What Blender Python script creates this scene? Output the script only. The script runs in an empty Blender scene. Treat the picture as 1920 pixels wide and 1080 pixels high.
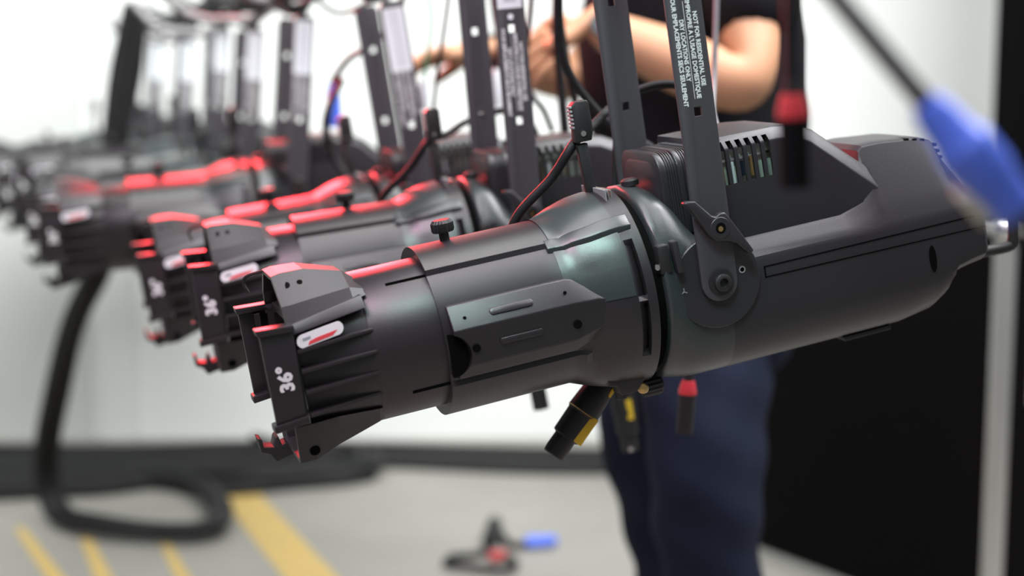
import bpy, bmesh, math, random
from mathutils import Vector, Matrix, Euler
random.seed(4)
R = math.radians
S = bpy.context.scene
COL = S.collection

# ------------------------------------------------------------ camera, world, lights, exposure
CAM_H, PITCH, FPX = 1.2, R(8), 3000.0
cd = bpy.data.cameras.new('camera'); cam = bpy.data.objects.new('camera', cd); COL.objects.link(cam)
cam.location = (0, 0, CAM_H); cam.rotation_euler = (R(90) - PITCH, 0, 0)
cd.sensor_width = 36; cd.lens = 36 * FPX / 1920; cd.clip_start = .05; cd.clip_end = 60
cd.dof.use_dof = True; cd.dof.focus_distance = 1.56; cd.dof.aperture_fstop = 2.25; cd.dof.aperture_blades = 0
S.camera = cam
w = bpy.data.worlds.new('world'); S.world = w; w.use_nodes = True
w.node_tree.nodes['Background'].inputs[0].default_value = (.93, .97, 1, 1)
w.node_tree.nodes['Background'].inputs[1].default_value = .16
S.view_settings.view_transform = 'Standard'; S.view_settings.look = 'None'
S.view_settings.gamma = 1; S.view_settings.exposure = .2
try: S.view_settings.use_curve_mapping = False
except Exception: pass
def area(name, loc, target, size, power, color, sy=None):
    l = bpy.data.lights.new(name, 'AREA'); l.energy = power; l.color = color
    l.shape = 'RECTANGLE'; l.size = size; l.size_y = sy or size
    o = bpy.data.objects.new(name, l); COL.objects.link(o); o.location = loc
    o.rotation_euler = (Vector(target) - Vector(loc)).to_track_quat('-Z', 'Y').to_euler()
    return o
area('ceiling_light', (-1.4, 2.9, 3.0), (-1.4, 5.0, .3), 3.6, 52, (.97, 1, .98), 1.2).data.spread = R(105)
area('ceiling_light', (1.2, 2.5, 3.2), (1.0, 5.0, .4), 3.0, 92, (.98, 1, .97), 1.4)
area('ceiling_light', (-.4, .75, 3.0), (-.2, 1.2, 1), 1.4, 58, (1, .94, .975), 2.6)
area('ceiling_light', (1.3, 1.9, 2.9), (.4, 1.6, 1), 1.2, 62, (.96, .95, 1), 1.4)
area('magenta_stage_light', (-1.1, .7, 2.5), (-.2, 1.6, 1), .4, 2.2, (1, .5, .78), .4).data.spread = R(60)
area('green_stage_light', (-.2, .5, 2.4), (.10, 1.6, 1.08), .28, .45, (.5, 1, .88), .28).data.spread = R(26)
area('red_stage_light', (-.72, 3.42, 1.66), (-.15, 1.75, .96), .4, 9, (1, .03, .04), .2).data.spread = R(64)

# ------------------------------------------------------------ materials
def mat(name, color, rough=.5, metal=0, noise=0, nscale=400, bump=0, spec=.5, emit=0, var=None, coat=0):
    m = bpy.data.materials.new(name); m.use_nodes = True; nt = m.node_tree; b = nt.nodes['Principled BSDF']
    b.inputs['Base Color'].default_value = (*color, 1); b.inputs['Roughness'].default_value = rough
    b.inputs['Metallic'].default_value = metal; b.inputs['Specular IOR Level'].default_value = spec
    if coat: b.inputs['Coat Weight'].default_value = coat
    if noise or bump:
        tc = nt.nodes.new('ShaderNodeTexCoord'); n = nt.nodes.new('ShaderNodeTexNoise')
        n.inputs['Scale'].default_value = nscale; n.inputs['Detail'].default_value = 4
        nt.links.new(tc.outputs['Object'], n.inputs['Vector'])
        if noise:
            r = nt.nodes.new('ShaderNodeMix'); r.data_type = 'RGBA'
            c2 = var or tuple(c * (1 - noise) for c in color)
            r.inputs[6].default_value = (*color, 1); r.inputs[7].default_value = (*c2, 1)
            nt.links.new(n.outputs['Fac'], r.inputs[0]); nt.links.new(r.outputs[2], b.inputs['Base Color'])
        if bump:
            bp = nt.nodes.new('ShaderNodeBump'); bp.inputs['Strength'].default_value = bump; bp.inputs['Distance'].default_value = .0004
            nt.links.new(n.outputs['Fac'], bp.inputs['Height']); nt.links.new(bp.outputs['Normal'], b.inputs['Normal'])
    return m
M = dict(
    cast=mat('textured black casting', (.026, .024, .027), .40, 0, .25, 900, .35, spec=.45),
    tube=mat('satin black tube', (.017, .014, .0165), .36, 0, .2, 1100, .3, spec=.6),
    collar=mat('casting with green sheen tint', (.028, .037, .038), .33, 0, .2, 900, .25, spec=.65),  # greenish reflected sheen is mixed into this base colour
    shell=mat('charcoal moulded shell', (.024, .022, .026), .38, 0, .2, 1000, .3, spec=.5),
    yoke=mat('grey black powder coat', (.052, .049, .056), .45, 0, .15, 1200, .3),
    dark=mat('matte black plastic', (.012, .011, .012), .55, 0, .2, 500, .1),
    gap=mat('black rubber and hole shade', (.003, .003, .003), .9, spec=.05),  # also painted in as the shade inside holes, slots and recesses
    white=mat('white print', (.75, .75, .76), .5), label=mat('silver white label', (.82, .80, .84), .35),
    redp=mat('red print', (.75, .06, .08), .5),
    paper=mat('white sticker paper', (.80, .84, .88), .5), ink=mat('grey barcode ink', (.30, .32, .36), .6),
    steel=mat('bright steel', (.75, .75, .74), .25, 1), brass=mat('brass', (.75, .52, .22), .3, 1, .2, 60),
    grey=mat('dull grey mark', (.25, .25, .26), .6),
    pcb=mat('pale circuit board', (.25, .33, .30), .4, 0, .9, 60, 0, var=(.75, .72, .62)),
    cable=mat('black rubber cable', (.012, .012, .013), .6, 0, .3, 80, spec=.3), cablegrey=mat('grey cable', (.33, .32, .33), .45, 0, .3, 60),
    bluep=mat('blue plastic', (.10, .20, .88), .35, 0, .1, 60), yellow=mat('yellow plastic', (.85, .52, .03), .4),
    redplastic=mat('red plastic', (.55, .04, .05), .4), greenw=mat('green cord', (.03, .25, .13), .5),
    wall=mat('white painted wall', (.80, .82, .80), .6, 0, .06, 1.3), wall_panel=mat('pale grey wall panel', (.62, .64, .62), .6), dull=mat('dull black cable', (.01, .01, .011), .9, spec=.03),
    trim=mat('white painted trim', (.84, .86, .84), .5),
    floor=mat('grey concrete', (.33, .32, .29), .65, 0, .3, 3.5, .05, var=(.24, .23, .21), spec=.3),
    paint=mat('yellow floor paint', (.58, .39, .10), .65, 0, .3, 14, var=(.46, .34, .14)),
    cloth=mat('black curtain cloth', (.003, .003, .0035), .95, spec=.1), tee=mat('black cotton', (.012, .012, .015), .9, 0, .4, 25, spec=.15),
    jeans=mat('dark blue denim', (.016, .023, .048), .85, 0, .6, 9, .3, spec=.2, var=(.008, .011, .024)),
    skin=mat('tan skin', (.62, .33, .19), .5, 0, .25, 12, spec=.35), hair=mat('dark hair', (.02, .014, .01), .7),
    shoe=mat('dark leather', (.02, .018, .017), .5), eye=mat('eye white', (.7, .7, .68), .3),
    casepanel=mat('black laminate panel', (.004, .0033, .0033), .8, 0, .2, 30, spec=.06), alu=mat('brushed aluminium edging', (.62, .62, .60), .38, .85, .1, 40),
)

# ------------------------------------------------------------ mesh helpers
def V(u, w_, v): return Vector((u / 1000, -w_ / 1000, v / 1000))     # fixture millimetres: along, toward near side, up
def finish(bm, smooth=40):
    bmesh.ops.remove_doubles(bm, verts=bm.verts, dist=1e-6)
    bmesh.ops.recalc_face_normals(bm, faces=bm.faces)
    for f in bm.faces: f.smooth = True
    for e in bm.edges:
        if len(e.link_faces) == 2 and e.calc_face_angle(0) > R(smooth): e.smooth = False
def bevel(bm, off, seg=2, ang=30, sel=None):
    bmesh.ops.recalc_face_normals(bm, faces=bm.faces)
    es = [e for e in bm.edges if len(e.link_faces) == 2 and e.calc_face_angle(0) > R(ang) and (sel is None or sel(e))]
    if es: bmesh.ops.bevel(bm, geom=es, offset=off, segments=seg, profile=.5, affect='EDGES', clamp_overlap=True)
def put(name, bm, m, parent=None, bev=0, seg=2, smooth=40, label=None, kind=None):
    if bev: bevel(bm, bev, seg)
    finish(bm, smooth)
    me = bpy.data.meshes.new(name); bm.to_mesh(me); bm.free()
    if m: me.materials.append(m)
    o = bpy.data.objects.new(name, me); COL.objects.link(o)
    if parent: o.parent = parent
    if label: o['label'] = label
    if kind: o['kind'] = kind
    return o
def tag(o, label, cat, group=None):
    o['label'] = label; o['category'] = cat
    if group: o['group'] = group
    return o
def empty(name, loc, rot=(0, 0, 0)):
    o = bpy.data.objects.new(name, None); COL.objects.link(o); o.location = loc; o.rotation_euler = rot; o.empty_display_size = .05
    return o
def box(bm, c, s, rot=None):
    mt = Matrix.Translation(c) @ (rot.to_matrix().to_4x4() if rot else Matrix()) @ Matrix.Diagonal((*s, 1))
    bmesh.ops.create_cube(bm, size=1, matrix=mt); return bm
def ubox(bm, u0, u1, w0, w1, v0, v1):
    return box(bm, V((u0 + u1) / 2, (w0 + w1) / 2, (v0 + v1) / 2), ((u1 - u0) / 1000, abs(w1 - w0) / 1000, (v1 - v0) / 1000))
def prism(bm, pts, f0, f1):     # f0, f1: point -> Vector for the two ends
    a = [bm.verts.new(f0(*p)) for p in pts]; b = [bm.verts.new(f1(*p)) for p in pts]; n = len(pts)
    bm.faces.new(a); bm.faces.new(b[::-1])
    for i in range(n): bm.faces.new((a[i], b[i], b[(i + 1) % n], a[(i + 1) % n]))
    return bm
def uv_prism(bm, pts, w0, w1): return prism(bm, pts, lambda u, v: V(u, w0, v), lambda u, v: V(u, w1, v))
def wv_prism(bm, pts, u0, u1): return prism(bm, pts, lambda a, v: V(u0, a, v), lambda a, v: V(u1, a, v))
def loft(bm, rows, cap=True, closed=True):
    vs = [[bm.verts.new(p) for p in r] for r in rows]; n = len(rows[0])
    for a, b in zip(vs, vs[1:]):
        for i in range(n if closed else n - 1): bm.faces.new((a[i], a[(i + 1) % n], b[(i + 1) % n], b[i]))
    if cap: bm.faces.new(vs[0]); bm.faces.new(vs[-1][::-1])
    return bm
def cyl(bm, a, b, r0, r1=None, n=24):
    a = Vector(a); b = Vector(b); r1 = r0 if r1 is None else r1
    q = (b - a).to_track_quat('Z', 'Y'); x = q @ Vector((1, 0, 0)); y = q @ Vector((0, 1, 0))
    ring = lambda c, r: [c + x * r * math.cos(t * 2 * math.pi / n) + y * r * math.sin(t * 2 * math.pi / n) for t in range(n)]
    return loft(bm, [ring(a, r0), ring(b, r1)])
def lathe(bm, prof, o, axis, n=32):    # prof: (t, r) along axis
    axis = Vector(axis).normalized(); q = axis.to_track_quat('Z', 'Y'); x = q @ Vector((1, 0, 0)); y = q @ Vector((0, 1, 0)); o = Vector(o)
    return loft(bm, [[o + axis * t + (x * math.cos(k * 2 * math.pi / n) + y * math.sin(k * 2 * math.pi / n)) * max(r, 1e-5) for k in range(n)] for t, r in prof])
def smooth_path(pts, k=8):
    P = [Vector(p) for p in pts]; P = [P[0] * 2 - P[1]] + P + [P[-1] * 2 - P[-2]]; out = []
    for i in range(1, len(P) - 2):
        a, b, c, d = P[i - 1:i + 3]
        for j in range(k):
            t = j / k
            out.append(.5 * ((2 * b) + (c - a) * t + (2 * a - 5 * b + 4 * c - d) * t * t + (3 * b - a - 3 * c + d) * t ** 3))
    out.append(P[-2]); return out
def tube(bm, pts, r, n=10, k=8):
    P = smooth_path(pts, k) if k > 1 else [Vector(p) for p in pts]
    up = Vector((0, 0, 1)); rows = []; x = None
    for i, p in enumerate(P):
        t = (P[min(i + 1, len(P) - 1)] - P[max(i - 1, 0)]).normalized()
        if x is None: x = t.cross(up) if abs(t.dot(up)) < .95 else t.cross(Vector((1, 0, 0)))
        x = (x - t * x.dot(t)).normalized(); y = t.cross(x)
        rows.append([p + (x * math.cos(a * 2 * math.pi / n) + y * math.sin(a * 2 * math.pi / n)) * r for a in range(n)])
    return loft(bm, rows)
def text_bm(txt, size, f, extrude=.0001, align='CENTER', sx=1, bold=0):
    """text as thin geometry; f maps (x along the line, y letter height, z thickness) in metres to a Vector"""
    cu = bpy.data.curves.new('t', 'FONT'); cu.body = txt; cu.size = size; cu.align_x = align; cu.align_y = 'CENTER'; cu.resolution_u = 2; cu.offset = bold
    o = bpy.data.objects.new('t', cu); COL.objects.link(o)
    me = bpy.data.meshes.new_from_object(o.evaluated_get(bpy.context.evaluated_depsgraph_get()))
    bm = bmesh.new(); bm.from_mesh(me)
    bpy.data.objects.remove(o); bpy.data.curves.remove(cu); bpy.data.meshes.remove(me)
    r = bmesh.ops.extrude_face_region(bm, geom=bm.faces[:])
    for e in r['geom']:
        if isinstance(e, bmesh.types.BMVert): e.co.z += extrude
    for v in bm.verts: v.co = f(v.co.x * sx, v.co.y, v.co.z)
    return bm
def cut(o, cutter_bm):
    bmesh.ops.recalc_face_normals(cutter_bm, faces=cutter_bm.faces)
    me = bpy.data.meshes.new('c'); cutter_bm.to_mesh(me); cutter_bm.free(); c = bpy.data.objects.new('c', me); COL.objects.link(c)
    md = o.modifiers.new('b', 'BOOLEAN'); md.operation = 'DIFFERENCE'; md.object = c; md.solver = 'EXACT'
    c.parent = o.parent
    dg = bpy.context.evaluated_depsgraph_get(); dg.update()
    new = bpy.data.meshes.new_from_object(o.evaluated_get(dg))
    o.modifiers.clear(); old = o.data; o.data = new; bpy.data.meshes.remove(old)
    bpy.data.objects.remove(c); bpy.data.meshes.remove(me)
    bm = bmesh.new(); bm.from_mesh(new)
    for f in bm.faces: f.smooth = True
    for e in bm.edges: e.smooth = not (len(e.link_faces) == 2 and e.calc_face_angle(0) > R(40))
    bm.to_mesh(new); bm.free()
def copy_tree(o, parent=None):
    c = o.copy(); COL.objects.link(c)
    if parent: c.parent = parent
    for ch in list(o.children): copy_tree(ch, c)
    return c

# ------------------------------------------------------------ picture -> place helper (used only to choose positions in metres)
def at(px, py, Y):
    a = (px - 960) / FPX; b = (540 - py) / FPX; c, s = math.cos(PITCH), math.sin(PITCH)
    d = Vector((a, c + s * b, -s + c * b)); return Vector((0, 0, CAM_H)) + d * (Y / d.y)
def onfloor(px, py, z=0):
    a = (px - 960) / FPX; b = (540 - py) / FPX; c, s = math.cos(PITCH), math.sin(PITCH)
    d = Vector((a, c + s * b, -s + c * b)); return Vector((0, 0, CAM_H)) + d * ((z - CAM_H) / d.z)

# ------------------------------------------------------------ the room
WALL_Y = 5.05
put('floor', box(bmesh.new(), (0, 2.5, -.05), (9, 8, .1)), M['floor'], kind='structure')
put('wall_back', box(bmesh.new(), (-1.4, WALL_Y + .06, 1.6), (5.9, .12, 3.2)), M['wall'], kind='structure')
b = bmesh.new(); box(b, (-1.262, WALL_Y - .012, 1.6), (.10, .024, 3.2)); put('trim_1', b, M['trim'], bev=.004, kind='structure')
b = bmesh.new(); box(b, (-2.35, WALL_Y - .01, 1.6), (2.0, .02, 3.2)); put('trim_2', b, M['wall_panel'], bev=.004, kind='structure')
b = bmesh.new(); box(b, (1.535, WALL_Y + .0, 1.6), (.03, .16, 3.2)); put('trim_3', b, M['trim'], bev=.004, kind='structure')

# ------------------------------------------------------------ one stage spotlight (all its parts, in millimetres)
root = empty('stage_spotlight', (0, 0, 0))
def ell(r, th): return r
def ring_rows(us, rf, n=96):   # rf(u, angle from top toward near side) -> radius
    return [[V(u, rf(u, t) * math.sin(t), rf(u, t) * math.cos(t)) for t in (k * 2 * math.pi / n for k in range(n))] for u in us]
def sd(a, b): return abs((a - b + math.pi) % (2 * math.pi) - math.pi)
def interp(x, tab):
    if x <= tab[0][0]: return tab[0][1]
    for (a, b_), (c, d) in zip(tab, tab[1:]):
        if x <= c: return b_ + (d - b_) * (x - a) / (c - a)
    return tab[-1][1]

# --- lens tube: plain tube, tapered nose, hoods, frame holders
lens = put('lens_tube', loft(bmesh.new(), ring_rows([-345, -341, -338, -250, -150], lambda u, t: 73.5 if u > -340 else (71.5 if u > -343 else 69))), M['tube'], root)
def sq(t, wx, vz, p=5.0):
    a, c = abs(math.sin(t)), abs(math.cos(t)); return 1 / ((a / wx) ** p + (c / vz) ** p) ** (1 / p)
rows = []
for u, k in ((-408, 0), (-396, .2), (-375, .5), (-355, .82), (-338, 1)):
    r_ = []
    for i in range(64):
        t = i * 2 * math.pi / 64; r = sq(t, 62, 56, 6) * (1 - k) + 72.5 * k; r_.append(V(u, r * math.sin(t), r * math.cos(t)))
    rows.append(r_)
for u, k in ((-408, .84), (-345, .84)):   # hollow inside
    rows.insert(0, [V(u, 62 * k * sq(i * 2 * math.pi / 64, 1, .9, 6) * math.sin(i * 2 * math.pi / 64), 62 * k * sq(i * 2 * math.pi / 64, 1, .9, 6) * math.cos(i * 2 * math.pi / 64)) for i in range(64)])
put('nose_cone', loft(bmesh.new(), rows), M['tube'], lens)
b = bmesh.new(); lathe(b, [(0, 0), (.002, .02), (.004, .035), (.005, .045), (.0, .046)], V(-352, 0, 0), (-1, 0, 0), 40)
glass = mat('lens glass', (.04, .05, .06), .05, spec=.8); put('lens', b, glass, lens)
# hoods (top, bottom): two cheeks joined by a roof, open at the front
def hood(sg):
    bm = bmesh.new()
    def P(u, w_, v): return V(u, w_, v * sg)
    # facetted wedge, outer skin: list of stations (u, w at base, v base, w at shoulder, v shoulder, w top, v top)
    if sg > 0:
        st = [(-413, 69, 47, 60, 66, 28, 90.5), (-405, 68, 48, 60, 66, 27, 92), (-382, 65, 51, 56, 67, 24, 91), (-346, 57, 56, 48, 68, 18, 80), (-333, 50, 58, 42, 63, 16, 69)]
    else:
        st = [(-424, 66, 46, 60, 62, 50, 84), (-408, 66, 46, 60, 62, 50, 84), (-382, 62, 46, 56, 58, 46, 76), (-341, 56, 50, 45, 60, 40, 66), (-333, 50, 50, 38, 58, 34, 64)]
    rows = []
    for (u, wb, vb, ws, vs, wt, vt) in st:
        rows.append([P(u, wb, vb), P(u, ws, vs), P(u, wt, vt), P(u, -wt, vt), P(u, -ws, vs), P(u, -wb, vb)])
    inner = []
    for (u, wb, vb, ws, vs, wt, vt) in st:
        inner.append([P(u, -wb + 5, vb), P(u, -ws + 5, vs - 2), P(u, -wt + 4, vt - 4), P(u, wt - 4, vt - 4), P(u, ws - 5, vs - 2), P(u, wb - 5, vb)])
    loft(bm, [a + c for a, c in zip(rows, inner)])
    bmesh.ops.recalc_face_normals(bm, faces=bm.faces)
    return bm
hd = put('top_hood', hood(1), M['cast'], lens, smooth=12)
hb = put('bottom_hood', hood(-1), M['cast'], lens, smooth=12)
for hd_, u, v, w_, r, nv in ((hd, -403, 81, 39.0, 4.6, 1.35), (hd, -389, 81, 37.4, 2.7, 1.35), (hb, -409, -74, 54.8, 5, -.42)):
    for s in (1, -1):
        q = math.hypot(1, nv); b = bmesh.new(); lathe(b, [(0, 0), (0, r / 1000), (.0055, r / 1000), (.0056, 0)], V(u, s * (w_ - 4.6 / q), v - nv / q * 4.6), (0, -s, nv), 20); put('hole', b, M['gap'], lens)  # black discs stand in for the shaded inside of the holes
# bright ledge below the hood, ribs and frame holder on both sides
for s in (1, -1):
    bm = bmesh.new(); loft(bm, [[V(-415, s * 60, 50), V(-415, s * 74, 50), V(-415, s * 78, 41), V(-415, s * 62, 41)], [V(-338, s * 40, 60), V(-338, s * 56, 60), V(-338, s * 66, 49), V(-338, s * 44, 49)]])
    put('ledge', bm, M['shell'], lens, bev=.001)
    for v0, v1 in ((23, 26), (4, 6), (-16, -14), (-38, -35)):
        bm = bmesh.new(); a = math.sqrt(73.5 ** 2 - v1 ** 2)
        loft(bm, [[V(-409, s * 55, v0), V(-409, s * 77, v0 + .5), V(-409, s * 77, v0 + 4), V(-409, s * 55, v0 + 5)], [V(-336, s * (a - 9), v1), V(-336, s * (a + 1), v1 + .5), V(-336, s * (a + 1), v1 + 3.4), V(-336, s * (a - 9), v1 + 4)]])
        put('rib', bm, M['tube'], lens, bev=.0008)
    bm = bmesh.new(); uv_prism(bm, [(-440, 48), (-409, 46), (-413, -36), (-441, -38)], s * 71, s * 77)
    hp = put('frame_holder', bm, M['tube'], lens, bev=.0012)
    for pts in ([(-443, 53), (-408, 51), (-408, 45), (-442, 47)], [(-444, -37), (-411, -34), (-411, -41), (-444, -44)]):
        put('flange', uv_prism(bmesh.new(), pts, s * 60, s * 80), M['tube'], lens, bev=.001)
    put('slot_rail', uv_prism(bmesh.new(), [(-426, 44), (-421, 44), (-423, -36), (-428, -36)], s * 56, s * 71), M['dark'], lens)
    put('slot_rail', uv_prism(bmesh.new(), [(-413, 44), (-408, 44), (-410, -36), (-415, -36)], s * 56, s * 71), M['dark'], lens)
    # hooked claw on the bottom hood
    claw = [(-450, -74), (-446, -76), (-446, -84), (-436, -86), (-433, -78), (-430, -76), (-428, -86), (-420, -84), (-420, -60), (-396, -62), (-392, -82), (-408, -95), (-436, -101), (-441, -92), (-449, -88)]
    if s < 0: put('claw', uv_prism(bmesh.new(), claw, -62, -38), M['dark'], lens, bev=.0006)
bm = text_bm('36°', .0178, lambda x, y, z: V(-424 - y * 1000, 77 + z * 1000, 4 + x * 1000), .0002, bold=.0008); put('lettering', bm, M['white'], lens, label='white 36 degree marking')
pill = [(math.cos(a) * 6.2 + (18 if math.cos(a) > 0 else -18), math.sin(a) * 6.2) for a in (k * 2 * math.pi / 24 + .01 for k in range(24))]
def pillpt(x, y, o): return V(-385 + x * .94 - y * .05, 71.5 + o - x * .14, 35.5 + x * .10 + y * 1.0)
bm = prism(bmesh.new(), pill, lambda x, y: pillpt(x, y, 0), lambda x, y: pillpt(x, y, 1.6)); lb = put('maker_label', bm, M['label'], lens, label='silver white pill shaped label')
put('stripe', prism(bmesh.new(), [(-14, -5), (12, -4.6), (18, -1), (-4, -1), (-12, -2)], lambda x, y: pillpt(x, y, 1.6), lambda x, y: pillpt(x, y, 1.8)), M['redp'], lens)
put('mark', prism(bmesh.new(), [(-18, 0), (-10, 0), (-10, 2.6), (-18, 2.6)], lambda x, y: pillpt(x, y, 1.6), lambda x, y: pillpt(x, y, 1.8)), M['ink'], lens)
bm = bmesh.new(); tube(bm, [V(-402, -30, 88), V(-414, -44, 86), V(-426, -54, 83), V(-430, -56, 77), V(-427, -56, 67)], .0016, 8)
put('clip', bm, M['dark'], lens)
for u0, u1, v in ((-311, -268, 61), (-309, -268, -41)):
    a = math.sqrt(73.5 ** 2 - v ** 2)
    for s in (1, -1): put('slot', uv_prism(bmesh.new(), [(u0, v - 1.3), (u1, v - 1.3), (u1, v + 1.3), (u0, v + 1.3)], s * (a - 2), s * (a + 1.2)), M['gap'], lens)
# tube lock knob
bm = bmesh.new(); n = 40
kr = lambda r, z: [V(-237 + r * (1 + (.08 if k % 2 else 0)) * math.cos(k * 2 * math.pi / n), r * (1 + (.08 if k % 2 else 0)) * math.sin(k * 2 * math.pi / n), z) for k in range(n)]
loft(bm, [kr(4.5, 80), kr(4.5, 92), kr(9.5, 92), kr(10.5, 94), kr(10.5, 101), kr(8, 104)]); put('lock_knob', bm, M['dark'], root, smooth=25)

# --- shutter barrel: stepped tube that flares into the round shutter housing
prof_top = [(-273, 84), (-143, 83.5), (-124, 91), (-106, 96.5), (-90, 98.5), (-66, 100)]
prof_side = [(-273, 80), (-150, 80), (-130, 83), (-110, 90), (-92, 95), (-66, 98)]
def rb(u, t):
    top = min(sd(t, 0), sd(t, math.pi)); a, s_ = interp(u, prof_top), interp(u, prof_side)
    lim = R(38) if sd(t, 0) < 1.5 else R(60)
    if u < -132: r = a if top < lim else s_
    else: k = max(0, min(1, (top - R(30)) / R(35))); r = a * (1 - k) + s_ * k
    if u > -84 and u < -75 and R(52) < min(sd(t, R(90)), sd(t, -R(90))) + R(52) < R(86): r -= 7
    return r
us = [-273, -271, -250, -220, -190, -165, -150, -143, -137, -131, -124, -117, -110, -103, -96, -90, -84.5, -84, -75.5, -75, -69, -66]
rows = ring_rows(us, rb, 128); rows = [[V(-272, 73.6 * math.sin(k * 2 * math.pi / 128), 73.6 * math.cos(k * 2 * math.pi / 128)) for k in range(128)]] + rows
barrel = put('shutter_barrel', loft(bmesh.new(), rows), M['tube'], root, smooth=28)
# dome over the shutter assembly, greenish reflection tinted into its colour
def rd(u, t): return rb(u, t) + .9
for s in (1, -1):
    bm = bmesh.new(); rws = []
    for u in [-148, -143, -137, -131, -124, -117, -110, -103, -96, -90, -86]:
        rr = []
        for k in range(25):
            t = s * R(86) * k / 24
            rr.append(V(u, rd(u, t) * math.sin(t), rd(u, t) * math.cos(t)))
        rws.append(rr)
    inn = [[p * .985 + Vector((p.x * .015, 0, 0)) for p in r] for r in rws]
    vs = [[bm.verts.new(p) for p in r] for r in rws]
    for a, c in zip(vs, vs[1:]):
        for i in range(24): bm.faces.new((a[i], a[i + 1], c[i + 1], c[i]))
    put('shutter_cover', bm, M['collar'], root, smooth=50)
for s in (1, -1):
    # raised band that runs over the shoulder of the cover
    path = [(-153, 38), (-146, 38.5), (-138, 39.5), (-130, 40.5), (-121, 41.3), (-112, 42), (-104, 42), (-95, 42), (-84, 42), (-72, 42)]
    rws = []
    for u, deg in path:
        r0 = rb(min(u, -85.5), R(42)); q = []
        for dr, dt in ((-1, -5), (4.2, -4), (4.2, 4.0), (-1, 6.5)):
            t = s * R(deg + dt); q.append(V(u, (r0 + dr) * math.sin(t), (r0 + dr) * math.cos(t)))
        rws.append(q)
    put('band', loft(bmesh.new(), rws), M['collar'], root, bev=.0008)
    # side boss with slanted face, recess at its front end
    bm = bmesh.new(); sec = [(70, 35), (76, 34), (90, 12), (89, 5), (86, -24), (78, -36), (70, -36)]
    loft(bm, [[V(-266, s * a, v) for a, v in sec], [V(-148, s * a, v) for a, v in sec], [V(-122, s * (a - 1), v * .8 + 1) for a, v in sec], [V(-100, s * (a + 2 if a < 80 else 89), v * .35 + 2) for a, v in sec]])
    boss = put('side_boss', bm, M['tube'], root, bev=.0012, seg=3)
    cb = bmesh.new(); 
    cyl(cb, V(-274, s * 60, -12), V(-274, s * 100, -12), .022, n=40); cut(boss, cb)
    put('recess', uv_prism(bmesh.new(), [(-271 + 18 * math.cos(a), -12 + 21 * math.sin(a)) for a in (R(-90 + 180 * k / 16) for k in range(17))], s * 74, s * 80.6), M['gap'], root)  # black insert painted in for the deep shade of the recess
    for (u0, u1, v, w_, tilt) in ((-226, -186, 22, 84.2, 1.7), (-222, -182, -7, 88.2, 0)):
        b = bmesh.new(); 
        pr_ = [(u0, v - 3), (u1, v - 3), (u1 + 2, v), (u1, v + 3), (u0, v + 3), (u0 - 2, v)]
        prism(b, pr_, lambda u, v_: V(u, s * (w_ - 2 - tilt * (v_ - v) * .36), v_), lambda u, v_: V(u, s * (w_ + 1.2 - tilt * (v_ - v) * .36), v_))
        put('raised_bar', b, M['tube'], root, bev=.0008)
    for u, v, w_, r in ((-247, -8, 88.4, 4), (-146, -9, 88.4, 4.2), (-252, 22, 84.4, 1.6), (-152, 23, 84.4, 1.6)):
        b = bmesh.new(); lathe(b, [(0, 0), (0, r / 1000), (.0015, r / 1000), (.0015, 0)], V(u, s * (w_ - .8), v), (0, -s, 0), 16); put('screw', b, M['gap'], root)
# black slit and the rotation gap
bm = bmesh.new()
loft(bm, ring_rows([-66, -65.9, -55, -54.9], lambda u, t: 30 if u in (-66, -54.9) else 91.5)); put('rotation_gap', bm, M['gap'], root)
for s in (1, -1):
    rws = [[V(-84.2, s * r * math.cos(R(a)), r * math.sin(R(a))) for a in range(-34, 40, 3)] for r in (90.2,)] + [[V(-75.3, s * 90.4 * math.cos(R(a)), 90.4 * math.sin(R(a))) for a in range(-34, 40, 3)]]
    bm = bmesh.new(); vs = [[bm.verts.new(p) for p in r] for r in rws]
    for i in range(len(vs[0]) - 1): bm.faces.new((vs[0][i], vs[0][i + 1], vs[1][i + 1], vs[1][i]))
    r2 = bmesh.ops.extrude_face_region(bm, geom=bm.faces[:])
    for e in r2['geom']:
        if isinstance(e, bmesh.types.BMVert): e.co.y *= 1.012; e.co.z *= 1.012
    put('shutter_slit', bm, M['gap'], root)
# thin steel shutter blades seen in the top opening
for k in range(3): put('shutter_blade', ubox(bmesh.new(), -80 + k * 4, -79 + k * 4, -30, 38 - k * 3, 88, 103 - k), M['steel'] if k else M['grey'], root)
# shutter handle standing up on top, with its strap head
bm = bmesh.new(); uv_prism(bm, [(-86, 92), (-76, 92), (-77, 148), (-88, 148)], -4, 4); uv_prism(bm, [(-90, 150), (-73, 150), (-70, 160), (-70, 187), (-72, 190), (-84, 190), (-88, 186), (-88, 168)], -7, 7)
hnd = put('shutter_handle', bm, M['dark'], root, bev=.0012)
for k in range(6): put('grip_ridge', ubox(bmesh.new(), -90, -85.5, -5.5, 5.5, 164 + k * 4, 166.2 + k * 4), M['grey'], root, bev=.0005)
b = bmesh.new(); lathe(b, [(0, 0), (0, .0028), (.001, .0028), (.001, 0)], V(-81, 7, 158), (0, -1, 0), 14); put('rivet', b, M['steel'], root)

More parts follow.
